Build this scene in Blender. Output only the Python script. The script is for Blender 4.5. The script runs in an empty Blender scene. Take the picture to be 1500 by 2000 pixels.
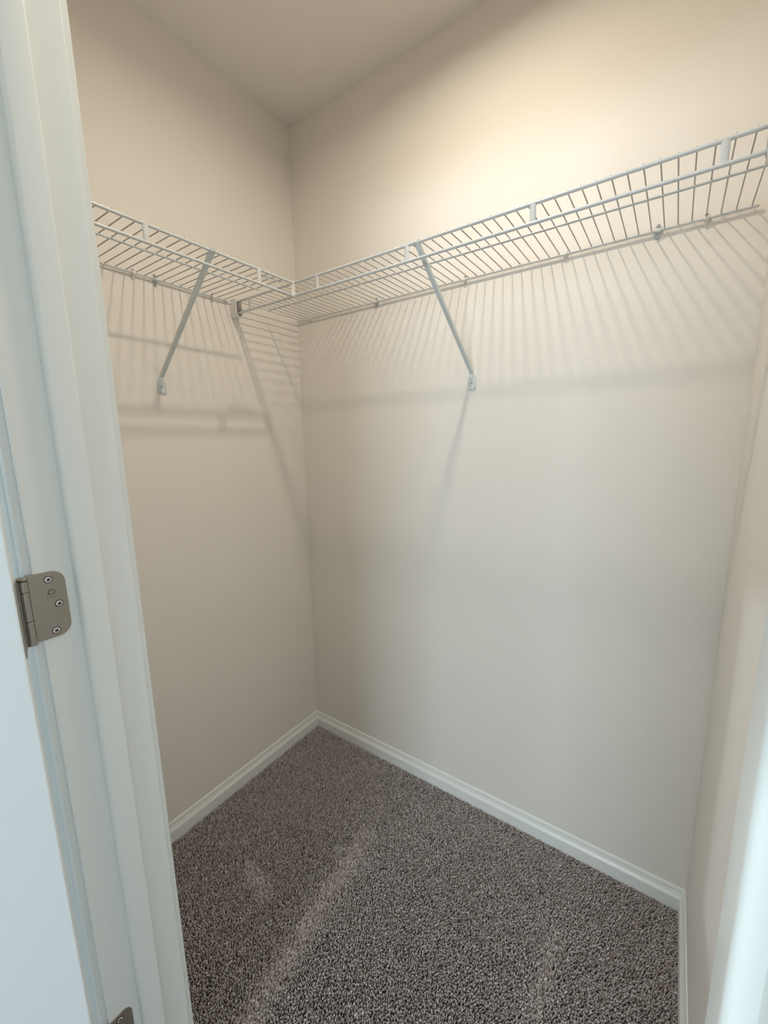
import bpy, math, random
import numpy as np
from mathutils import Vector, Matrix

random.seed(7)
rng = np.random.default_rng(7)
SC = bpy.context.scene
COL = SC.collection

# ------------------------------------------------------------------ camera
F_PX, YAW, PITCH, ROLL = 805.48, 0.612019, 0.171283, -0.017884
CAM = Vector((0.0, 0.0, 1.3))
fw = Vector((-math.sin(YAW) * math.cos(PITCH), math.cos(YAW) * math.cos(PITCH), -math.sin(PITCH)))
r0 = Vector((math.cos(YAW), math.sin(YAW), 0))
u0 = r0.cross(fw)
rr = math.cos(ROLL) * r0 + math.sin(ROLL) * u0
uu = -math.sin(ROLL) * r0 + math.cos(ROLL) * u0
cd = bpy.data.cameras.new('camera')
cam = bpy.data.objects.new('camera', cd)
COL.objects.link(cam)
m = Matrix.Identity(4)
for i in range(3):
    m[i][0], m[i][1], m[i][2], m[i][3] = rr[i], uu[i], -fw[i], CAM[i]
cam.matrix_world = m
cd.sensor_fit = 'HORIZONTAL'
cd.sensor_width = 36.0
cd.lens = F_PX / 1500.0 * 36.0
cd.clip_start = 0.01
SC.camera = cam

# ------------------------------------------------------------------ world, sun, window light, exposure
w = bpy.data.worlds.new('sky')
SC.world = w
w.use_nodes = True
bg = w.node_tree.nodes['Background']
bg.inputs[0].default_value = (0.62, 0.80, 1.0, 1)
bg.inputs[1].default_value = 1.0

sd = bpy.data.lights.new('sun', 'SUN')
sun = bpy.data.objects.new('sun', sd)
COL.objects.link(sun)
SUN_DIR = Vector((0.5233, 0.8521, -0.175))
sun.rotation_euler = SUN_DIR.to_track_quat('-Z', 'Y').to_euler()
sd.energy = 0.80
sd.angle = math.radians(0.6)
sd.color = (0.86, 0.95, 1.0)

def window_light(name, x, y, z, sx, sz, energy, direction):
    ld = bpy.data.lights.new(name, 'AREA')
    ld.shape = 'RECTANGLE'
    ld.size, ld.size_y = sx, sz
    ld.energy = energy
    ld.color = (0.72, 0.885, 1.0)
    o = bpy.data.objects.new(name, ld)
    o.location = (x, y, z)
    o.rotation_euler = Vector(direction).to_track_quat('-Z', 'Z').to_euler()
    COL.objects.link(o)
window_light('window_daylight', -2.70, -4.45, 1.81, 1.15, 0.72, 46.0, (0, 1, 0))
window_light('window_daylight', 0.35, -4.45, 1.81, 1.75, 0.72, 90.0, (0, 1, 0))
window_light('window_daylight', 2.25, -0.55, 1.45, 0.8, 1.35, 7.5, (-1, 0, 0))
ld = bpy.data.lights.new('lamp_glow', 'AREA')          # the closet ceiling lamp's own disc
ld.shape = 'DISK'
ld.size = 0.060
ld.energy = 5.6
ld.spread = math.radians(168)
ld.color = (1.0, 0.865, 0.70)
lo = bpy.data.objects.new('lamp_glow', ld)
lo.location = (-0.45, 0.72, 2.442 - 0.0245)
COL.objects.link(lo)
BULB_STRENGTH = 12.0

vs = SC.view_settings
SC.display_settings.display_device = 'sRGB'
vs.view_transform = 'Standard'
vs.look = 'None'
vs.gamma = 1.0
vs.use_curve_mapping = False
vs.exposure = 0.13

# ------------------------------------------------------------------ materials
def mat(name, col, rough=0.5, metal=0.0, bump=None, spec=0.5, noise=None, coat=0.0):
    """bump = (scale, strength, distance, detail); noise = (scale, darker factor)"""
    ma = bpy.data.materials.new(name)
    ma.use_nodes = True
    nt = ma.node_tree
    b = nt.nodes['Principled BSDF']
    b.inputs['Base Color'].default_value = (*col, 1)
    b.inputs['Roughness'].default_value = rough
    b.inputs['Metallic'].default_value = metal
    b.inputs['Specular IOR Level'].default_value = spec
    b.inputs['Coat Weight'].default_value = coat
    geo = nt.nodes.new('ShaderNodeNewGeometry')
    if bump:
        n = nt.nodes.new('ShaderNodeTexNoise')
        n.inputs['Scale'].default_value = bump[0]
        n.inputs['Detail'].default_value = bump[3]
        bp = nt.nodes.new('ShaderNodeBump')
        bp.inputs['Strength'].default_value = bump[1]
        bp.inputs['Distance'].default_value = bump[2]
        nt.links.new(geo.outputs['Position'], n.inputs['Vector'])
        nt.links.new(n.outputs['Fac'], bp.inputs['Height'])
        nt.links.new(bp.outputs['Normal'], b.inputs['Normal'])
    if noise:
        n = nt.nodes.new('ShaderNodeTexNoise')
        n.inputs['Scale'].default_value = noise[0]
        n.inputs['Detail'].default_value = 4
        mx = nt.nodes.new('ShaderNodeMix')
        mx.data_type = 'RGBA'
        mx.inputs['A'].default_value = (*col, 1)
        mx.inputs['B'].default_value = (*[c * noise[1] for c in col], 1)
        nt.links.new(geo.outputs['Position'], n.inputs['Vector'])
        nt.links.new(n.outputs['Fac'], mx.inputs['Factor'])
        nt.links.new(mx.outputs['Result'], b.inputs['Base Color'])
    return ma

M = {
    'wall': mat('wall_paint', (0.82, 0.785, 0.73), 0.62, bump=(170, 0.35, 0.0009, 3), noise=(3.0, 0.985), spec=0.35),
    'ceiling': mat('ceiling_paint', (0.86, 0.83, 0.78), 0.85, bump=(150, 0.3, 0.0008, 3), spec=0.2),
    'trim': mat('trim_enamel', (0.82, 0.84, 0.81), 0.33, bump=(60, 0.12, 0.0004, 2)),
    'door': mat('door_enamel', (0.86, 0.88, 0.88), 0.4, bump=(420, 0.2, 0.0002, 2)),
    'wire': mat('white_vinyl_shaded', (0.62, 0.65, 0.66), 0.28, coat=0.2),  # white vinyl, greyed to put the rails' shade into the colour
    'deck': mat('deck_wire_shaded', (0.44, 0.43, 0.42), 0.35),  # same white coating, darkened to paint in the shaded undersides
    'plastic': mat('white_plastic', (0.80, 0.79, 0.75), 0.4),
    'brace': mat('brace_enamel', (0.66, 0.71, 0.71), 0.35),
    'nickel': mat('satin_nickel', (0.41, 0.37, 0.315), 0.36, metal=0.9, noise=(90, 0.9)),
    'nickel_dark': mat('nickel_barrel', (0.40, 0.38, 0.34), 0.3, metal=1.0),
    'screw': mat('bright_screw_head', (0.78, 0.74, 0.72), 0.4, metal=0.4),
    'steel': mat('zinc_screw', (0.42, 0.43, 0.45), 0.28, metal=1.0),
    'black': mat('recess_shade_black', (0.012, 0.011, 0.01), 0.7),  # painted shade for screw recesses and cup interiors
    'stamp': mat('stamped_mark', (0.20, 0.18, 0.155), 0.5, metal=0.6),
    'backing': mat('carpet_backing', (0.075, 0.066, 0.06), 0.95, bump=(500, 1.0, 0.004, 3)),
    'porcelain': mat('white_porcelain', (0.85, 0.85, 0.83), 0.2),
}
# glowing bulb
bm_ = bpy.data.materials.new('lit_bulb')
bm_.use_nodes = True
bb = bm_.node_tree.nodes['Principled BSDF']
bb.inputs['Base Color'].default_value = (0.9, 0.88, 0.8, 1)
bb.inputs['Emission Color'].default_value = (1.0, 0.865, 0.70, 1)
bb.inputs['Emission Strength'].default_value = BULB_STRENGTH
M['bulb'] = bm_
# window glass
gm = bpy.data.materials.new('window_glass')
gm.use_nodes = True
nt = gm.node_tree
nt.nodes.clear()
out = nt.nodes.new('ShaderNodeOutputMaterial')
mx = nt.nodes.new('ShaderNodeMixShader')
tr = nt.nodes.new('ShaderNodeBsdfTransparent')
gl = nt.nodes.new('ShaderNodeBsdfGlossy')
gl.inputs['Roughness'].default_value = 0.05
mx.inputs[0].default_value = 0.07
nt.links.new(tr.outputs[0], mx.inputs[1]); nt.links.new(gl.outputs[0], mx.inputs[2])
nt.links.new(mx.outputs[0], out.inputs[0])
M['glass'] = gm
# carpet yarn, colour per tuft stored on the mesh
cm = bpy.data.materials.new('carpet_yarn')
cm.use_nodes = True
nt = cm.node_tree
b = nt.nodes['Principled BSDF']
at = nt.nodes.new('ShaderNodeAttribute'); at.attribute_name = 'yarn'
nt.links.new(at.outputs['Color'], b.inputs['Base Color'])
b.inputs['Roughness'].default_value = 0.85
b.inputs['Specular IOR Level'].default_value = 0.25
b.inputs['Sheen Weight'].default_value = 0.15
M['yarn'] = cm
# far bedroom carpet
fm = mat('bedroom_carpet', (0.34, 0.30, 0.28), 0.95, bump=(350, 1.0, 0.004, 4), noise=(260, 0.45))
M['bedroom_carpet'] = fm

# ------------------------------------------------------------------ mesh helpers
class MB:
    def __init__(s):
        s.v, s.f = [], []
    def add(s, vs_, fs):
        n = len(s.v)
        s.v += [tuple(v) for v in vs_]
        s.f += [tuple(i + n for i in f) for f in fs]
        return s
    def box(s, a, b):
        x0, y0, z0 = [min(p, q) for p, q in zip(a, b)]
        x1, y1, z1 = [max(p, q) for p, q in zip(a, b)]
        return s.add([(x0, y0, z0), (x1, y0, z0), (x1, y1, z0), (x0, y1, z0), (x0, y0, z1), (x1, y0, z1), (x1, y1, z1), (x0, y1, z1)],
                     [(3, 2, 1, 0), (4, 5, 6, 7), (0, 1, 5, 4), (1, 2, 6, 5), (2, 3, 7, 6), (3, 0, 4, 7)])
    def tube(s, pts, r, n=10, cap=True):
        pts = [Vector(p) for p in pts]
        rs = r if isinstance(r, (list, tuple)) else [r] * len(pts)
        t0 = (pts[1] - pts[0]).normalized()
        ref = Vector((0, 0, 1)) if abs(t0.z) < 0.9 else Vector((1, 0, 0))
        vs_, fs = [], []
        for i, p in enumerate(pts):
            t = (pts[min(i + 1, len(pts) - 1)] - pts[max(i - 1, 0)]).normalized()
            a = (ref - t * ref.dot(t)).normalized()
            c = t.cross(a)
            for k in range(n):
                g = 2 * math.pi * k / n
                vs_.append(p + (a * math.cos(g) + c * math.sin(g)) * rs[i])
        for i in range(len(pts) - 1):
            for k in range(n):
                a0, a1 = i * n + k, i * n + (k + 1) % n
                fs.append((a0, a1, a1 + n, a0 + n))
        if cap:
            fs.append(tuple(reversed(range(n))))
            fs.append(tuple(range((len(pts) - 1) * n, len(pts) * n)))
        return s.add(vs_, fs)
    def prism(s, poly, o, ax, ay, d):
        """closed outline poly (2-D) laid on axes ax, ay from origin o, extruded along d"""
        o, ax, ay, d = Vector(o), Vector(ax), Vector(ay), Vector(d)
        n = len(poly)
        vs_ = [o + ax * p[0] + ay * p[1] for p in poly]
        vs_ += [v + d for v in vs_]
        fs = [tuple(reversed(range(n))), tuple(range(n, 2 * n))]
        fs += [(i, (i + 1) % n, (i + 1) % n + n, i + n) for i in range(n)]
        return s.add(vs_, fs)
    def lathe(s, prof, o, axis, n=24):
        """prof = (radius, height) pairs, turned about axis from o"""
        o, axis = Vector(o), Vector(axis).normalized()
        ref = Vector((0, 0, 1)) if abs(axis.z) < 0.9 else Vector((1, 0, 0))
        a = (ref - axis * ref.dot(axis)).normalized(); c = axis.cross(a)
        vs_, fs = [], []
        for r_, h in prof:
            for k in range(n):
                g = 2 * math.pi * k / n
                vs_.append(o + axis * h + (a * math.cos(g) + c * math.sin(g)) * r_)
        for i in range(len(prof) - 1):
            for k in range(n):
                a0, a1 = i * n + k, i * n + (k + 1) % n
                fs.append((a0, a1, a1 + n, a0 + n))
        fs.append(tuple(reversed(range(n))))
        fs.append(tuple(range((len(prof) - 1) * n, len(prof) * n)))
        return s.add(vs_, fs)
    def build(s, name, ma, parent=None, bevel=0, smooth=False, seg=2):
        me = bpy.data.meshes.new(name)
        me.from_pydata(s.v, [], s.f)
        import bmesh
        b_ = bmesh.new(); b_.from_mesh(me)
        bmesh.ops.recalc_face_normals(b_, faces=b_.faces)
        b_.to_mesh(me); b_.free()
        me.materials.append(ma)
        if smooth:
            me.polygons.foreach_set('use_smooth', [True] * len(me.polygons))
            me.set_sharp_from_angle(angle=math.radians(40))
        o = bpy.data.objects.new(name, me)
        COL.objects.link(o)
        if parent:
            o.parent = parent
            o.matrix_parent_inverse = parent_inv(parent)
        if bevel:
            md = o.modifiers.new('bevel', 'BEVEL')
            md.width = bevel; md.segments = seg; md.limit_method = 'ANGLE'
            md.harden_normals = False
        return o

def world_of(o):
    mt = Matrix.LocRotScale(o.location, o.rotation_euler, o.scale)
    return (world_of(o.parent) @ o.matrix_parent_inverse @ mt) if o.parent else mt
def parent_inv(p):
    return world_of(p).inverted()

def thing(name, label, cat, loc=(0, 0, 0), group=None):
    o = bpy.data.objects.new(name, None)
    o.empty_display_size = 0.03
    COL.objects.link(o)
    o.location = loc
    o['label'] = label; o['category'] = cat
    if group: o['group'] = group
    return o
def struct(o, label=None):
    o['kind'] = 'structure'
    if label: o['label'] = label
    return o
def copy_part(src, parent, d):
    """one part copied with shared mesh, moved by d (the parts' meshes are in world coordinates)"""
    c = src.copy(); COL.objects.link(c)
    c.parent = parent; c.matrix_parent_inverse = parent_inv(parent)
    c.location = Vector(src.location) + Vector(d)
    return c
def kids(o):
    return [c for c in list(COL.objects) if c.parent is o]
def dup(root, d, label, group=None):
    """a thing moved by d, with copies of its parts and their sub-parts"""
    r = root.copy(); COL.objects.link(r)
    r.location = Vector(root.location) + Vector(d)
    r['label'] = label
    if group: r['group'] = group
    for ch in kids(root):
        c = ch.copy(); COL.objects.link(c); c.parent = r
        c.matrix_parent_inverse = ch.matrix_parent_inverse.copy()
        for g in kids(ch):
            e = g.copy(); COL.objects.link(e); e.parent = c
            e.matrix_parent_inverse = g.matrix_parent_inverse.copy()
    return r

# ------------------------------------------------------------------ measures (metres; z = 0 is the top of the carpet pile)
XL, XR, YB, H = -1.270, 0.125, 1.236, 2.442        # closet left, right, back, ceiling
YF0, YF1 = 0.154, 0.269                            # door wall, room face and closet face
JL, JR = -0.650, 0.048                             # jamb faces
ZB = -0.012                                        # carpet backing
DH = 2.03
T = 0.115
RX0, RX1, RY0 = -3.9, 2.3, -4.5                    # bedroom behind the camera

# ------------------------------------------------------------------ shell
struct(MB().box((RX0, RY0, ZB - 0.02), (RX1, YB, ZB)).build('floor', M['backing']))
struct(MB().box((XL - T, YF1, H), (XR + T, YB + T, H + 0.03)).build('ceiling', M['ceiling']))
struct(MB().box((RX0 - T, RY0 - T, H), (RX1 + T, YF1, H + 0.03)).build('ceiling', M['ceiling']))
struct(MB().box((XL - T, YF1, ZB), (XL, YB + T, H)).build('wall_left', M['wall']))
struct(MB().box((XL, YB, ZB), (XR + T, YB + T, H)).build('wall_back', M['wall']))
struct(MB().box((XR, YF1, ZB), (XR + T, YB, H)).build('wall_right', M['wall']))
wf = MB()
wf.box((RX0 - T, YF0, ZB), (JL - 0.020, YF1, H))
wf.box((JR + 0.020, YF0, ZB), (RX1 + T, YF1, H))
wf.box((JL - 0.020, YF0, DH + 0.020), (JR + 0.020, YF1, H))
struct(wf.build('wall_front', M['wall']))
struct(MB().box((RX0 - T, RY0, ZB), (RX0, YF0, H)).build('wall_bedroom_left', M['wall']))
RW = (-1.00, -0.10, 0.75, 2.15)                    # window in the right bedroom wall: y0, y1, z0, z1
wr = MB().box((RX1, RY0, ZB), (RX1 + T, RW[0], H)).box((RX1, RW[1], ZB), (RX1 + T, YF0, H))
wr.box((RX1, RW[0], ZB), (RX1 + T, RW[1], RW[2])).box((RX1, RW[0], RW[3]), (RX1 + T, RW[1], H))
struct(wr.build('wall_bedroom_right', M['wall']))
fr = MB()
fr.box((RX1 + 0.03, RW[0], RW[2]), (RX1 + 0.08, RW[0] + 0.04, RW[3])).box((RX1 + 0.03, RW[1] - 0.04, RW[2]), (RX1 + 0.08, RW[1], RW[3]))
fr.box((RX1 + 0.03, RW[0] + 0.04, RW[2]), (RX1 + 0.08, RW[1] - 0.04, RW[2] + 0.04)).box((RX1 + 0.03, RW[0] + 0.04, RW[3] - 0.04), (RX1 + 0.08, RW[1] - 0.04, RW[3]))
w3 = struct(fr.build('window_3', M['trim'], bevel=0.002))
MB().box((RX1 + 0.05, RW[0] + 0.04, RW[2] + 0.04), (RX1 + 0.054, RW[1] - 0.04, RW[3] - 0.04)).build('pane', M['glass'], w3)
WZ0, WZ1 = 1.43, 2.20
WIN = [(-3.30, -2.10), (-0.55, 1.25)]
wb = MB()
wb.box((RX0 - T, RY0 - T, ZB), (RX1 + T, RY0, WZ0))
wb.box((RX0 - T, RY0 - T, WZ1), (RX1 + T, RY0, H))
for a, b_ in ((RX0 - T, WIN[0][0]), (WIN[0][1], WIN[1][0]), (WIN[1][1], RX1 + T)):
    wb.box((a, RY0 - T, WZ0), (b_, RY0, WZ1))
struct(wb.build('wall_bedroom_back', M['wall']))
for i, (a, b_) in enumerate(WIN):
    fr = MB()
    y0, y1 = RY0 - 0.08, RY0 - 0.03
    fr.box((a, y0, WZ0), (a + 0.04, y1, WZ1)).box((b_ - 0.04, y0, WZ0), (b_, y1, WZ1))
    fr.box((a + 0.04, y0, WZ0), (b_ - 0.04, y1, WZ0 + 0.04)).box((a + 0.04, y0, WZ1 - 0.04), (b_ - 0.04, y1, WZ1))
    wo = struct(fr.build('window_%d' % (i + 1), M['trim'], bevel=0.002))
    MB().box((a + 0.04, y0 + 0.02, WZ0 + 0.04), (b_ - 0.04, y0 + 0.024, WZ1 - 0.04)).build('pane', M['glass'], wo)
    MB().box((a - 0.03, RY0 - 0.028, WZ0 - 0.02), (b_ + 0.03, RY0 + 0.03, WZ0)).build('window_sill', M['trim'], wo, bevel=0.003)

# baseboards: colonial profile (out from wall, up)
BT = 0.066
BP = [(0, ZB), (0.0125, ZB), (0.0125, 0.035), (0.0119, 0.0375), (0.0095, 0.0415), (0.0072, 0.0450), (0.0066, 0.0475), (0.0064, 0.0500),
      (0.0050, 0.0505), (0.0050, 0.0560), (0.0044, 0.0605), (0.0028, 0.0640), (0.0, BT)]
def baseboard(name, p, q, n):
    p, q, n = Vector(p), Vector(q), Vector(n)
    return struct(MB().prism(BP, p, n, (0, 0, 1), q - p).build(name, M['trim'], smooth=False, bevel=0.0006))
baseboard('baseboard_left', (XL, YF1, 0), (XL, YB, 0), (1, 0, 0))
baseboard('baseboard_back', (XL, YB, 0), (XR, YB, 0), (0, -1, 0))
baseboard('baseboard_right', (XR, YF1, 0), (XR, YB, 0), (-1, 0, 0))
baseboard('baseboard_front', (XL, YF1, 0), (JL - 0.065, YF1, 0), (0, 1, 0))
baseboard('baseboard_bedroom', (RX0, YF0, 0), (JL - 0.065, YF0, 0), (0, -1, 0))
baseboard('baseboard_bedroom', (JR + 0.065, YF0, 0), (RX1, YF0, 0), (0, -1, 0))

# ------------------------------------------------------------------ door frame: jambs, stops, casings
def round_rect_stop(depth, width, r):
    # (out from jamb, along y) with eased outer corners
    pts = [(0, 0)]
    for k in range(7):
        g = math.pi / 2 * k / 6
        pts.append((depth - r + r * math.sin(g), r - r * math.cos(g)))
    r2 = 0.0025
    for k in range(5):
        g = math.pi / 2 * k / 4
        pts.append((depth - r2 + r2 * math.cos(g), width - r2 + r2 * math.sin(g)))
    pts.append((0, width))
    return pts
SP = round_rect_stop(0.011, 0.0325, 0.0055)
# casing profile: (across the wall away from the opening, out from the wall)
CP = [(0, 0), (0, 0.0075), (0.0012, 0.0088), (0.003, 0.0092), (0.009, 0.0092), (0.010, 0.0080), (0.0115, 0.0078), (0.0125, 0.0092),
      (0.0145, 0.0112), (0.0175, 0.0118), (0.0200, 0.0112), (0.0215, 0.0098), (0.0230, 0.0096), (0.030, 0.0112), (0.042, 0.0145),
      (0.050, 0.0168), (0.0545, 0.0172), (0.057, 0.0160), (0.057, 0)]
ZT = DH
def side(name, xj, s):
    """s = +1 when the jamb faces +x; the jamb is the trim, stop and casings are its parts"""
    jb = struct(MB().box((xj, YF0, ZB), (xj - s * 0.0195, YF1, ZT)).build(name, M['trim'], bevel=0.0012))
    MB().prism(SP, (xj, 0.1955, ZB), (s, 0, 0), (0, 1, 0), (0, 0, ZT - ZB)).build('door_stop', M['trim'], jb, smooth=True)
    MB().prism(CP, (xj - s * 0.005, YF0, ZB), (-s, 0, 0), (0, -1, 0), (0, 0, ZT + 0.057 - ZB)).build('casing', M['trim'], jb, smooth=True)
    if s > 0:
        MB().prism(CP, (xj - s * 0.0035, YF1, ZB), (-s, 0, 0), (0, 1, 0), (0, 0, ZT + 0.057 - ZB)).build('casing', M['trim'], jb, smooth=True)
    else:
        MB().prism(CP, (xj - s * 0.0035, YF1, ZB), (-s, 0, 0), (0, 1, 0), (0, 0, ZT + 0.057 - ZB)).build('casing', M['trim'], jb, smooth=True)
    return jb
side('trim_1', JL, 1)
side('trim_2', JR, -1)
jh = struct(MB().box((JL, YF0, ZT - 0.0195 + 0.0195), (JR, YF1, ZT + 0.0195)).build('trim_3', M['trim'], bevel=0.0012))
MB().prism(SP, (JL + 0.012, 0.1955, ZT), (0, 0, -1), (0, 1, 0), (JR - JL - 0.024, 0, 0)).build('door_stop', M['trim'], jh, smooth=True)
MB().prism(CP, (JL - 0.005, YF0, ZT + 0.005), (0, 0, 1), (0, -1, 0), (JR - JL + 0.010, 0, 0)).build('casing', M['trim'], jh, smooth=True)
MB().prism(CP, (JL - 0.0035, YF1, ZT + 0.0035), (0, 0, 1), (0, 1, 0), (JR - JL + 0.007, 0, 0)).build('casing', M['trim'], jh, smooth=True)

# ------------------------------------------------------------------ open door (local: x along the slab from the hinge edge, y through it)
TH = math.radians(105)
dv = Vector((math.cos(TH), -math.sin(TH), 0))      # along the slab away from the hinge
tv = Vector((-math.sin(TH), -math.cos(TH), 0))     # from the closet face through the slab
P0 = Vector((-0.607, 0.1247, 0))
DW, DT = 0.688, 0.035
def dbox(x0, x1, y0, y1, z0, z1, mb=None):
    mb = mb or MB()
    c = [P0 + dv * x + tv * y + Vector((0, 0, z)) for z in (z0, z1) for (x, y) in ((x0, y0), (x1, y0), (x1, y1), (x0, y1))]
    return mb.add(c, [(3, 2, 1, 0), (4, 5, 6, 7), (0, 1, 5, 4), (1, 2, 6, 5), (2, 3, 7, 6), (3, 0, 4, 7)])
DZ0, DZ1 = 0.015, 2.026
door = struct(dbox(0.108, DW - 0.108, 0.011, DT - 0.011, 0.2, DZ1 - 0.1).build('door_1', M['door']))
dbox(0, 0.11, 0, DT, DZ0, DZ1).build('stile', M['door'], door, bevel=0.0015)
dbox(DW - 0.11, DW, 0, DT, DZ0, DZ1).build('stile', M['door'], door, bevel=0.0015)
for z0, z1 in ((DZ0, 0.24), (0.86, 1.00), (DZ1 - 0.115, DZ1)):
    dbox(0.11, DW - 0.11, 0, DT, z0, z1).build('rail', M['door'], door)
for z0, z1 in ((0.24, 0.86), (1.0, DZ1 - 0.115)):
    for y0, y1 in ((0.005, 0.011), (DT - 0.011, DT - 0.005)):
        dbox(0.15, DW - 0.15, y0, y1, z0 + 0.04, z1 - 0.04).build('raised_panel', M['door'], door, bevel=0.004)
for sgn, y0 in ((1, DT),):
    base = P0 + dv * (DW - 0.06) + tv * y0 + Vector((0, 0, 0.92))
    MB().lathe([(0.032, 0), (0.032, 0.004), (0.028, 0.008), (0.012, 0.010), (0.011, 0.028), (0.018, 0.034), (0.026, 0.044), (0.027, 0.052),
                (0.022, 0.060), (0.010, 0.064)], base, tv * sgn, 28).build('door_knob', M['nickel'], door, smooth=True)

# ------------------------------------------------------------------ hinges
def phillips(mb_head, mb_slot, mb_rim, c, n, up, r, hgt=0.0006):
    """countersunk cross-head screw: rim ring, head disc and cross recess"""
    c, n, up = Vector(c), Vector(n).normalized(), Vector(up).normalized()
    sd_ = n.cross(up)
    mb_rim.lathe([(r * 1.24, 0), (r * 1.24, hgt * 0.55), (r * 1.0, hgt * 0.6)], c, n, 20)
    mb_head.lathe([(r, 0), (r, hgt), (r * 0.8, hgt * 1.5)], c, n, 20)
    for a, b_ in ((up, sd_), (sd_, up)):
        l, w_ = r * 0.60, r * 0.19
        o = c + n * hgt * 0.5
        mb_slot.prism([(-l, -w_), (l, -w_), (l, w_), (-l, w_)], o, a, b_, n * (hgt * 1.35))
def make_hinge():
    z0, z1 = 1.0525, 1.1415
    y0, y1 = 0.1465, 0.1858
    t = thing('door_hinge', 'satin nickel hinge at mid height on the white door jamb, with three cross-head screws', 'hinge', (JL, 0.147, z0),
              'hinges of the open door')
    r = 0.0155
    pts = [(y0, z0), (y1 - r, z0)]
    pts += [(y1 - r + r * math.sin(g), z0 + r - r * math.cos(g)) for g in [math.pi / 2 * k / 8 for k in range(1, 9)]]
    pts += [(y1 - r + r * math.cos(g), z1 - r + r * math.sin(g)) for g in [math.pi / 2 * k / 8 for k in range(0, 9)]]
    pts += [(y0, z1)]
    leaf = MB().prism(pts, (JL - 0.0005, 0, 0), (0, 1, 0), (0, 0, 1), (0.0016, 0, 0)).build('jamb_leaf', M['nickel'], t, bevel=0.0003)
    for y, z, rot in ((0.1680, 1.1310, 0.6), (0.1758, 1.0965, 0.5), (0.1683, 1.0615, 0.7)):
        hd, sl, rm = MB(), MB(), MB()
        up = Vector((0, math.sin(rot), math.cos(rot)))
        phillips(hd, sl, rm, (JL + 0.0011, y, z), (1, 0, 0), up, 0.0038)
        s_ = hd.build('screw', M['screw'], leaf, smooth=True)
        # recess and shadow ring: shade painted as small black pieces on the leaf
        sl.build('screw_recess_shade', M['black'], leaf)
        rm.build('screw_shadow_ring', M['black'], leaf, smooth=True)
    # stamped swirl with a bar of tiny text under it
    pts = []
    cy, cz = 0.1692, 1.1135
    for k in range(34):
        g = -0.9 + k / 33 * 7.0
        q = 1 - 0.45 * k / 33
        pts.append((JL + 0.0012, cy + 0.0042 * q * math.cos(g), cz + 0.0040 * q * math.sin(g)))
    mk = MB().tube(pts, [0.00030 + 0.00050 * math.sin(math.pi * k / 33) for k in range(34)], 6)
    mk.tube([(JL + 0.0012, cy - 0.0055 + 0.0011 * k, cz - 0.0062 - 0.0004 * math.sin(k * 0.35)) for k in range(11)], 0.00035, 6)
    mk.build('stamped_mark', M['stamp'], leaf)
    # barrel
    px_, py_ = -0.6458, 0.1415
    zz = [1.0525, 1.0848, 1.1228, 1.1375]
    for i in range(3):
        MB().lathe([(0.0050, 0), (0.0055, 0.0004), (0.0055, zz[i + 1] - zz[i] - 0.0008), (0.0050, zz[i + 1] - zz[i] - 0.0004)],
                   (px_, py_, zz[i]), (0, 0, 1), 24).build('knuckle', M['nickel_dark'], t, smooth=True)
    MB().lathe([(0.0030, 0), (0.0060, 0.0006), (0.0063, 0.0030), (0.0050, 0.0040)], (px_, py_, 1.1375), (0, 0, 1), 24).build('pin_head', M['nickel'], t, smooth=True)
    # leaf let into the edge of the door
    e = Vector((px_, py_, 0))
    q0 = P0 + tv * 0.004 - dv * 0.0004
    q1 = P0 + tv * 0.033 - dv * 0.0004
    MB().prism([(0, 0), (0.034, 0), (0.034, z1 - z0), (0, z1 - z0)], q0 + Vector((0, 0, z0)) - dv * 0.0012, tv, (0, 0, 1), dv * 0.0014).build('door_leaf', M['nickel'], t)
    return t
h0 = make_hinge()
dup(h0, (0, 0, -0.7315), 'satin nickel hinge low on the white door jamb, only its top corner in the picture')
dup(h0, (0, 0, 0.7315), 'satin nickel hinge high on the white door jamb, the topmost of the three')

# ------------------------------------------------------------------ ceiling lamp (lights the closet from above the frame)
LX, LY = -0.45, 0.72
lt = thing('ceiling_lamp', 'small white round surface light with a warm flat diffuser on the closet ceiling', 'lamp', (LX, LY, H))
MB().lathe([(0.060, 0), (0.060, 0.022), (0.056, 0.027), (0.046, 0.027), (0.044, 0.021)], (LX, LY, H), (0, 0, -1), 40).build('housing', M['porcelain'], lt, smooth=True)
MB().lathe([(0.038, 0.0212), (0.038, 0.0222), (0.036, 0.0230), (0.002, 0.0232)], (LX, LY, H), (0, 0, -1), 32).build('diffuser', M['bulb'], lt, smooth=True)

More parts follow.
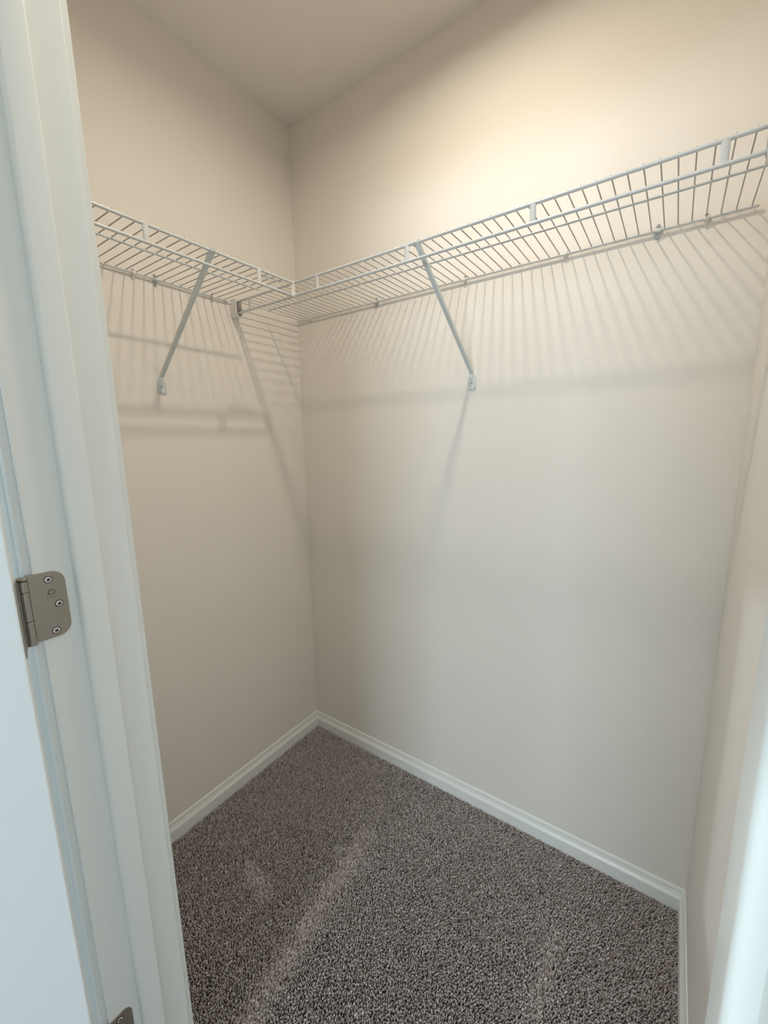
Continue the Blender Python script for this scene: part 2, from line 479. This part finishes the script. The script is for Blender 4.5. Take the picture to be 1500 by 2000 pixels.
# ------------------------------------------------------------------ wire shelves
ZS, ZL, ZM = 1.767, 1.7305, 1.7665                 # top front rail, lower front rail, deck rails
R1, R2, RW = 0.0037, 0.0027, 0.00132
OFF, MID, BK = 0.297, 0.172, 0.0085                # from the wall: front rail, middle rail, back rail
ZW = ZM + R2 + RW * 0.6
def shelf_axes(kind):
    """world point from (along, out from wall, z)"""
    if kind == 'back':
        return lambda s_, o, z: (s_, YB - o, z)
    return lambda s_, o, z: (XL + o, s_, z)
def make_shelf(kind, label, s0, s1, mid, back, wires, tabs, low):
    P = shelf_axes(kind)
    t = thing('wire_shelf', label, 'shelf', P((s0 + s1) / 2, OFF / 2, ZM), 'white wire closet shelves')
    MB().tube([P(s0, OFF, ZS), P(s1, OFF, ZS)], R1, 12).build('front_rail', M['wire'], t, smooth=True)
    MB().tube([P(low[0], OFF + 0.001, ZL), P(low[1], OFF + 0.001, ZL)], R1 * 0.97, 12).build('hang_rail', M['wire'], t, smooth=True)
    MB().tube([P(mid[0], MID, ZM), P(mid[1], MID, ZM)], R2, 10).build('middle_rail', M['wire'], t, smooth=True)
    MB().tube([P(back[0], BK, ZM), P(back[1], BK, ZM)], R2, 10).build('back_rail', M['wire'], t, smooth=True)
    # one deck wire, then copies that share its mesh
    first = None
    for k, s_ in enumerate(wires):
        if first is None:
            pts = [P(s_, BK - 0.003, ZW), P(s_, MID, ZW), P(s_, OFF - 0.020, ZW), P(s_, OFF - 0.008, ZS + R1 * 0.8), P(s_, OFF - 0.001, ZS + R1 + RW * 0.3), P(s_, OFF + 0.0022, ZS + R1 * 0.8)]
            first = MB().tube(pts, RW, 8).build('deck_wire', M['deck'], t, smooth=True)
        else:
            d = Vector(P(s_, 0, 0)) - Vector(P(wires[0], 0, 0))
            copy_part(first, t, d)
    first = None
    for s_ in tabs:
        if first is None:
            mb = MB()
            n = 9; hw = 0.0064
            zs = [ZS + 0.0015, ZS - R1, ZS - 0.008, (ZS + ZL) / 2, ZL + 0.008, ZL + R1, ZL - 0.001]
            wd = [0.9, 1.0, 1.0, 1.0, 1.0, 1.05, 0.85]
            vs_, fs = [], []
            for z, q in zip(zs, wd):
                for k in range(n):
                    a = -math.pi / 2 + math.pi * k / (n - 1)
                    vs_.append(P(s_ + hw * q * math.sin(a), OFF + 0.0008 + 0.0034 * math.cos(a), z))
                for k in range(n):
                    a = math.pi / 2 - math.pi * k / (n - 1)
                    vs_.append(P(s_ + (hw * q - 0.001) * math.sin(a), OFF - 0.0006 + 0.0030 * math.cos(a), z))
            c = 2 * n
            for i in range(len(zs) - 1):
                for k in range(c):
                    fs.append((i * c + k, i * c + (k + 1) % c, (i + 1) * c + (k + 1) % c, (i + 1) * c + k))
            fs.append(tuple(reversed(range(c)))); fs.append(tuple(range((len(zs) - 1) * c, len(zs) * c)))
            mb.add(vs_, fs)
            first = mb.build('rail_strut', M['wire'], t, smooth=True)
        else:
            copy_part(first, t, Vector(P(s_, 0, 0)) - Vector(P(tabs[0], 0, 0)))
    return t
wB = [0.0895 - 0.02525 * k for k in range(54)]
wB = [x for x in wB if x > -1.262]
tB = [0.026, -0.2765, -0.5765, -0.8785, -1.178]
make_shelf('back', 'long white wire shelf on the wide right-hand wall, running out of the frame', -1.262, 0.119,
           (-1.240, 0.112), (-1.264, 0.101), wB, tB, (-1.252, 0.119))
wA = [0.9035 - 0.0253 * k for k in range(25)]
wA = [y for y in wA if y > 0.290]
tA = [0.811, 0.512]
make_shelf('left', 'short white wire shelf on the left wall, butting against the long shelf in the corner', 0.282, 0.9325,
           (0.284, 0.908), (0.284, 0.912), wA, tA, (0.282, 0.935))

# ------------------------------------------------------------------ support braces
def make_brace(kind, top, foot, label):
    P = shelf_axes(kind)
    t = thing('shelf_brace', label, 'bracket', P(foot, 0, 1.47), 'diagonal shelf braces')
    a = Vector(P(top, OFF - 0.002, ZS - 0.0042)); b_ = Vector(P(foot, 0.008, 1.497))
    d = (b_ - a)
    L = d.length; d.normalize()
    sv = Vector(P(1, 0, 0)) - Vector(P(0, 0, 0))
    sv = (sv - d * sv.dot(d)).normalized()
    nv = d.cross(sv)
    if nv.z > 0: nv = -nv                               # underside
    # channel section: flat web facing down and out, two flanges
    hw = 0.0058; dp = 0.0065; th = 0.0012
    sec = [(-hw, -dp), (-hw, 0.001), (-hw + 0.001, 0.002), (hw - 0.001, 0.002), (hw, 0.001), (hw, -dp), (hw - th, -dp), (hw - th, 0.0006), (-hw + th, 0.0006), (-hw + th, -dp)]
    mb = MB()
    st = [(0.0, 1.12), (0.012, 1.12), (0.035, 1.0), (L * 0.5, 0.98), (L - 0.03, 0.92), (L, 0.85)]
    vs_, fs = [], []
    for q, k in st:
        for x, y in sec:
            vs_.append(a + d * q + sv * x * k + nv * y)
    c = len(sec)
    for i in range(len(st) - 1):
        for k in range(c):
            fs.append((i * c + k, i * c + (k + 1) % c, (i + 1) * c + (k + 1) % c, (i + 1) * c + k))
    fs.append(tuple(reversed(range(c)))); fs.append(tuple(range((len(st) - 1) * c, len(st) * c)))
    mb.add(vs_, fs)
    mb.build('strut_bar', M['brace'], t)
    # hook over the front rail: two prongs
    for s_ in (-0.0045, 0.0045):
        pts = []
        for k in range(11):
            g = math.radians(-80 + 24 * k)
            pts.append(P(top + s_, OFF + (R1 + 0.0012) * math.cos(g), ZS + (R1 + 0.0012) * math.sin(g)))
        MB().tube(pts, 0.0014, 6).build('hook', M['brace'], t, smooth=True)
    # foot plate: raised frame with a tongue
    hw, z0, z1 = 0.0118, 1.4515, 1.4985
    out_ = [(-hw, z0), (hw, z0), (hw, z1 - 0.012), (hw * 0.62, z1), (-hw * 0.62, z1), (-hw, z1 - 0.012)]
    ax = Vector(P(1, 0, 0)) - Vector(P(0, 0, 0)); nn = Vector(P(0, 1, 0)) - Vector(P(0, 0, 0))
    o = Vector(P(foot, 0, 0))
    fp = MB().prism(out_, o, ax, (0, 0, 1), nn * 0.0030)
    for x0, x1 in ((-hw, -hw + 0.0026), (hw - 0.0026, hw)):
        fp.prism([(x0, z0 + 0.004), (x1, z0 + 0.004), (x1, z1 - 0.014), (x0, z1 - 0.014)], o + nn * 0.003, ax, (0, 0, 1), nn * 0.0022)
    fp.prism([(-hw, z0), (hw, z0), (hw, z0 + 0.0035), (-hw, z0 + 0.0035)], o + nn * 0.003, ax, (0, 0, 1), nn * 0.0030)
    plate = fp.build('foot_plate', M['brace'], t, bevel=0.0006)
    hd = MB()
    hd.lathe([(0.0030, 0), (0.0030, 0.0012), (0.0018, 0.0020)], o + nn * 0.003 + Vector((0, 0, 1.4705)), nn, 16)
    hd.build('screw', M['steel'], plate, smooth=True)
    return t
make_brace('back', -0.549, -0.5275, 'grey-white diagonal brace holding up the long shelf on the wide wall')
make_brace('left', 0.672, 0.668, 'grey-white diagonal brace holding up the short shelf on the left wall')

# ------------------------------------------------------------------ wall clips
def make_clip(kind, s_, label):
    P = shelf_axes(kind)
    t = thing('wall_clip', label, 'clip', P(s_, 0, ZM), 'small plastic clips under the shelves')
    nn = Vector(P(0, 1, 0)) - Vector(P(0, 0, 0)); ax = Vector(P(1, 0, 0)) - Vector(P(0, 0, 0))
    pts = []
    for k in range(12):
        g = math.radians(150 - 27 * k)
        pts.append((BK + (R2 + 0.0014) * math.cos(g), ZM + (R2 + 0.0014) * math.sin(g)))
    sec = [(0, ZM + 0.011), (0.0035, ZM + 0.011), (0.0050, ZM + 0.0055)]
    r = R2 + 0.0022
    sec += [(BK + r * math.cos(math.radians(g)), ZM + r * math.sin(math.radians(g))) for g in (80, 50, 20, -10, -40, -70, -100)]
    sec += [(0.003, ZM - 0.0085), (0, ZM - 0.0085)]
    MB().prism(sec, Vector(P(s_ - 0.0045, 0, 0)), nn, (0, 0, 1), ax * 0.009).build('saddle', M['plastic'], t, bevel=0.0006)
    MB().lathe([(0.0036, 0), (0.0036, 0.001), (0.0022, 0.0022)], Vector(P(s_, 0.0033, ZM + 0.0088)), nn + Vector((0, 0, 0.25)), 14).build('screw', M['steel'], t, smooth=True)
    MB().tube([P(s_ - 0.003, 0.002, ZM - 0.007), P(s_ - 0.0015, 0.007, ZM - 0.011)], 0.0028, 8).build('anchor_tip', M['plastic'], t, smooth=True)
    return t
def make_anchor(kind, s_, label):
    P = shelf_axes(kind)
    t = thing('wall_anchor', label, 'bracket', P(s_, 0, ZM), 'two-screw wall brackets under the shelves')
    nn = Vector(P(0, 1, 0)) - Vector(P(0, 0, 0)); ax = Vector(P(1, 0, 0)) - Vector(P(0, 0, 0))
    r = R2 + 0.0016
    poly = []
    for k in range(20):
        g = 2 * math.pi * k / 20
        poly.append((0.0052 * math.cos(g), 0.0105 * (1 if math.sin(g) > 0 else -1) + 0.0052 * math.sin(g)))
    MB().prism(poly, Vector(P(s_, 0, ZM)), ax, (0, 0, 1), nn * 0.0028).build('plate', M['brace'], t, bevel=0.0004)
    sec = [(0.0025, -0.006), (0.0025, 0.006)] + [(BK + r * math.cos(math.radians(g)), r * math.sin(math.radians(g))) for g in (80, 50, 20, -10, -40, -70)]
    MB().prism(sec, Vector(P(s_ - 0.0065, 0, ZM)), nn, (0, 0, 1), ax * 0.013).build('saddle', M['brace'], t, bevel=0.0006)
    for dz in (0.0118, -0.0118):
        MB().lathe([(0.0042, 0), (0.0042, 0.0012), (0.0030, 0.0028)], Vector(P(s_, 0.0028, ZM + dz)), nn, 16).build('screw', M['steel'], t, smooth=True)
    return t
make_clip('back', -1.195, 'small white clip holding the long shelf to the wall right beside the corner')
make_clip('back', -0.554, 'small white clip on the wide wall just right of the diagonal brace')
make_clip('back', -0.275, 'small white clip on the wide wall, midway between brace and two-screw bracket')
make_clip('back', 0.0145, 'small white clip on the wide wall, rightmost of all the clips')
make_clip('left', 0.620, 'small clip on the left wall, the one nearest the door frame')
make_clip('left', 0.862, 'small clip on the left wall between the brace and the corner bracket')
make_anchor('back', -0.880, 'small two-screw bracket under the long shelf, left of its brace')
make_anchor('back', -0.0745, 'small two-screw bracket under the long shelf, at the right')
make_anchor('left', 0.680, 'small two-screw bracket under the short shelf on the left wall')

# ------------------------------------------------------------------ end brackets that hold the long shelf's front rails
def make_end(xw, s, label):
    t = thing('end_bracket', label, 'bracket', (xw, YB - OFF, ZS), 'cup brackets at the ends of the long shelf')
    yc = YB - OFF
    zt, zb = ZS + 0.0075, 1.7165
    outer, inner = [], []
    for hw, lst, dz in ((0.0125, outer, 0.0), (0.0105, inner, 0.002)):
        lst.append((-hw, zt))
        for k in range(9):
            g = math.pi + math.pi * k / 8
            lst.append((hw * math.cos(g), zb + 0.0125 + (0.0125 - dz) * math.sin(g)))
        lst.append((hw, zt))
    poly = outer + inner[::-1]
    n = len(outer)
    # U strip from quads
    vs_, fs = [], []
    for x in (xw, xw + s * (0.034 if s > 0 else 0.047)):
        vs_ += [(x, yc + p[0], p[1]) for p in outer] + [(x, yc + p[0], p[1]) for p in inner]
    q = 2 * n
    for k in range(n - 1):
        fs += [(k, k + 1, q + k + 1, q + k), (n + k + 1, n + k, q + n + k, q + n + k + 1),
               (k + 1, k, n + k, n + k + 1), (q + k, q + k + 1, q + n + k + 1, q + n + k)]
    for k in (0, n - 1):
        fs.append((k, q + k, q + n + k, n + k))
    cup = MB().add(vs_, fs).build('cup', M['plastic'], t, smooth=True)
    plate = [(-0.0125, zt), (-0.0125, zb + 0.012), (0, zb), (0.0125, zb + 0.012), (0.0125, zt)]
    MB().prism([(p[0] * 0.84, p[1]) for p in plate], (xw, yc, 0), (0, 1, 0), (0, 0, 1), (s * 0.002, 0, 0)).build('cup_shade_plate', M['black'], t)  # black sheet painting the shade inside the white cup
    tab = MB().prism([(-0.0105, zt - 0.013), (-0.032, zt - 0.013), (-0.036, zt - 0.009), (-0.036, zt - 0.002), (-0.033, zt), (-0.0105, zt)],
                     (xw, yc, 0), (0, 1, 0), (0, 0, 1), (s * 0.0035, 0, 0)).build('screw_tab', M['plastic'], t, bevel=0.0008)
    MB().lathe([(0.0036, 0), (0.0036, 0.001), (0.0022, 0.002)], (xw + s * 0.0035, yc - 0.027, zt - 0.0065), (s, 0, 0), 14).build('screw', M['steel'], tab, smooth=True)
    return t
make_end(XL, 1, 'white plastic cup bracket on the left wall carrying the long shelf end')
make_end(XR, -1, 'white plastic cup bracket on the right wall, at the far right edge')

# corner clip joining both shelves' front rails
cx, cy = XL + OFF, YB - OFF
t = thing('corner_clip', 'white vertical clip joining the front rails of both shelves in the corner', 'clip', (cx, cy, ZS))
MB().prism([(-0.0045, ZL - 0.003), (0.0045, ZL - 0.003), (0.0038, ZL + 0.010), (0.0034, ZS - 0.012), (0.0052, ZS + 0.003), (-0.0052, ZS + 0.003), (-0.0034, ZS - 0.012), (-0.0038, ZL + 0.010)],
           (cx + 0.001, cy - 0.0075, 0), (1, 0.5, 0), (0, 0, 1), (0.0, 0.004, 0)).build('strap', M['plastic'], t, bevel=0.0008)
for z in (ZS, ZL):
    pts = []
    for k in range(12):
        g = math.radians(-170 + 25 * k)
        pts.append((cx + 0.002, cy + (R1 + 0.0018) * math.cos(g) - 0.0003, z + (R1 + 0.0018) * math.sin(g)))
    MB().tube(pts, 0.0021, 6).build('hook', M['plastic'], t, smooth=True)
# loose joiner plate under the short shelf's front rail
t = thing('joiner_plate', 'small slotted oval plate under the short shelf, next to the corner clip', 'bracket', (cx - 0.006, 0.865, ZS - 0.006))
n = 28
vs_, fs = [], []
for z in (0.0, 0.0024):
    for k_, (a_, b2) in enumerate(((0.033, 0.0085), (0.024, 0.0042))):
        for k in range(n):
            g = 2 * math.pi * k / n
            yy = a_ * math.cos(g) * (1 if abs(math.cos(g)) < 0.9 else 1)
            xx = b2 * (abs(math.sin(g)) ** 0.7) * (1 if math.sin(g) >= 0 else -1)
            vs_.append((cx - 0.0125 + xx, 0.864 + yy, ZS - 0.0065 - z + 0.0022 * (yy / 0.033) ** 2 - 0.25 * xx))
for k in range(n):
    k1 = (k + 1) % n
    fs += [(k, k1, n + k1, n + k), (2 * n + k, 3 * n + k, 3 * n + k1, 2 * n + k1), (k, 2 * n + k, 2 * n + k1, k1), (n + k, n + k1, 3 * n + k1, 3 * n + k)]
MB().add(vs_, fs).build('slotted_plate', M['brace'], t, smooth=True)
for yy in (0.838, 0.893):
    MB().tube([(cx - 0.006, yy, ZS - 0.008), (cx - 0.001, yy, ZS - 0.001)], 0.0022, 8).build('hook', M['brace'], t, smooth=True)

# ------------------------------------------------------------------ carpet pile: one tuft per 5 mm, too many to count
def carpet(x0, x1, y0, y1, step):
    nx, ny = int((x1 - x0) / step), int((y1 - y0) / step)
    gx, gy = np.meshgrid(np.arange(nx), np.arange(ny), indexing='ij')
    X = x0 + (gx.ravel() + 0.5 + rng.uniform(-0.45, 0.45, gx.size)) * step
    Y = y0 + (gy.ravel() + 0.5 + rng.uniform(-0.45, 0.45, gx.size)) * step
    n = X.size
    # swept lanes in the pile: the nap leans another way there
    def lane(ax, ay, bx, by, wd):
        dx, dy = bx - ax, by - ay
        L2 = dx * dx + dy * dy
        tt = np.clip(((X - ax) * dx + (Y - ay) * dy) / L2, 0, 1)
        dist = np.hypot(X - ax - tt * dx, Y - ay - tt * dy)
        return np.exp(-(dist / wd) ** 2)
    lanes = LANES(lane)
    lx = 0.0034 + rng.normal(0, 0.0014, n) - 0.0040 * lanes
    ly = -0.0006 + rng.normal(0, 0.0014, n) + 0.0060 * lanes
    big = np.sin(X * 9.0 + 1.3 * np.sin(Y * 7)) * np.sin(Y * 11 + 2 * np.sin(X * 5))
    lx += 0.0010 * big
    hgt = rng.normal(0.0118, 0.0010, n) + 0.0006 * big
    # little clumps stand lower, leaving dark pits
    hgt = np.clip(hgt, 0.006, 0.017)
    hgt += 0.0012 * lanes
    pit = rng.random(n) < 0.14 * (1 - 0.9 * lanes)
    hgt = np.where(pit, hgt * 0.55, hgt)
    r0_ = step * rng.uniform(0.42, 0.60, n)
    r1_ = r0_ * rng.uniform(0.58, 1.0, n) * (1 + 0.45 * lanes)
    rot = rng.uniform(0, math.pi, n)
    S = 4
    V = np.zeros((n, 2 * S, 3), np.float32)
    tw = 0.8
    for k in range(S):
        g = rot + 2 * math.pi * k / S
        V[:, k] = np.stack([X + r0_ * np.cos(g), Y + r0_ * np.sin(g), np.full(n, ZB)], 1)
        tilt = rng.uniform(-0.0010, 0.0010, n)
        V[:, S + k] = np.stack([X + lx + r1_ * np.cos(g + tw), Y + ly + r1_ * np.sin(g + tw), ZB + hgt + tilt], 1)
    V = V.reshape(-1, 3)
    fl = []
    for k in range(S):
        k1 = (k + 1) % S
        fl.append((k, k1, S + k1, S + k))
    fl.append(tuple(S + k for k in range(S)))
    F = np.array(fl, np.int64)
    FF = (F[None] + (np.arange(n) * 2 * S)[:, None, None]).reshape(-1, 4)
    me = bpy.data.meshes.new('carpet_pile')
    me.vertices.add(len(V)); me.vertices.foreach_set('co', V.ravel())
    me.loops.add(FF.size); me.loops.foreach_set('vertex_index', FF.ravel().astype(np.int32))
    me.polygons.add(len(FF)); me.polygons.foreach_set('loop_start', np.arange(0, FF.size, 4, dtype=np.int32))
    me.update(calc_edges=True)
    base = np.array([[0.50, 0.445, 0.42], [0.42, 0.365, 0.335], [0.60, 0.56, 0.54], [0.24, 0.195, 0.18], [0.72, 0.69, 0.67]])
    pick = rng.choice(5, n, p=[0.36, 0.30, 0.20, 0.10, 0.04])
    colr = base[pick] * rng.uniform(0.85, 1.15, (n, 1)) * np.array([1.05, 1.07, 1.11])
    CC = np.ones((n, 2 * S, 4), np.float32)
    CC[:, :, :3] = colr[:, None, :]
    ca = me.color_attributes.new('yarn', 'FLOAT_COLOR', 'POINT')
    ca.data.foreach_set('color', CC.ravel())
    me.materials.append(M['yarn'])
    o = bpy.data.objects.new('carpet_pile', me)
    COL.objects.link(o)
    o['kind'] = 'stuff'
    o['label'] = 'mottled taupe and grey cut-pile carpet covering the closet floor'
    o['category'] = 'carpet'
    return o
def LANES(lane):
    return np.clip(0.8 * lane(-0.735, 0.84, -0.69, 0.40, 0.030) + 0.5 * lane(-0.745, 0.93, -0.735, 0.84, 0.022) + 0.65 * lane(-0.98, 0.63, -0.88, 0.60, 0.022) + 0.6 * lane(-0.150, 0.97, -0.158, 0.6, 0.022), 0, 1)
carpet(XL + 0.004, XR - 0.004, 0.145, YB - 0.004, 0.0038)
struct(MB().box((RX0, RY0, ZB), (RX1, 0.145, ZB + 0.010)).build('floor_bedroom', M['bedroom_carpet']))
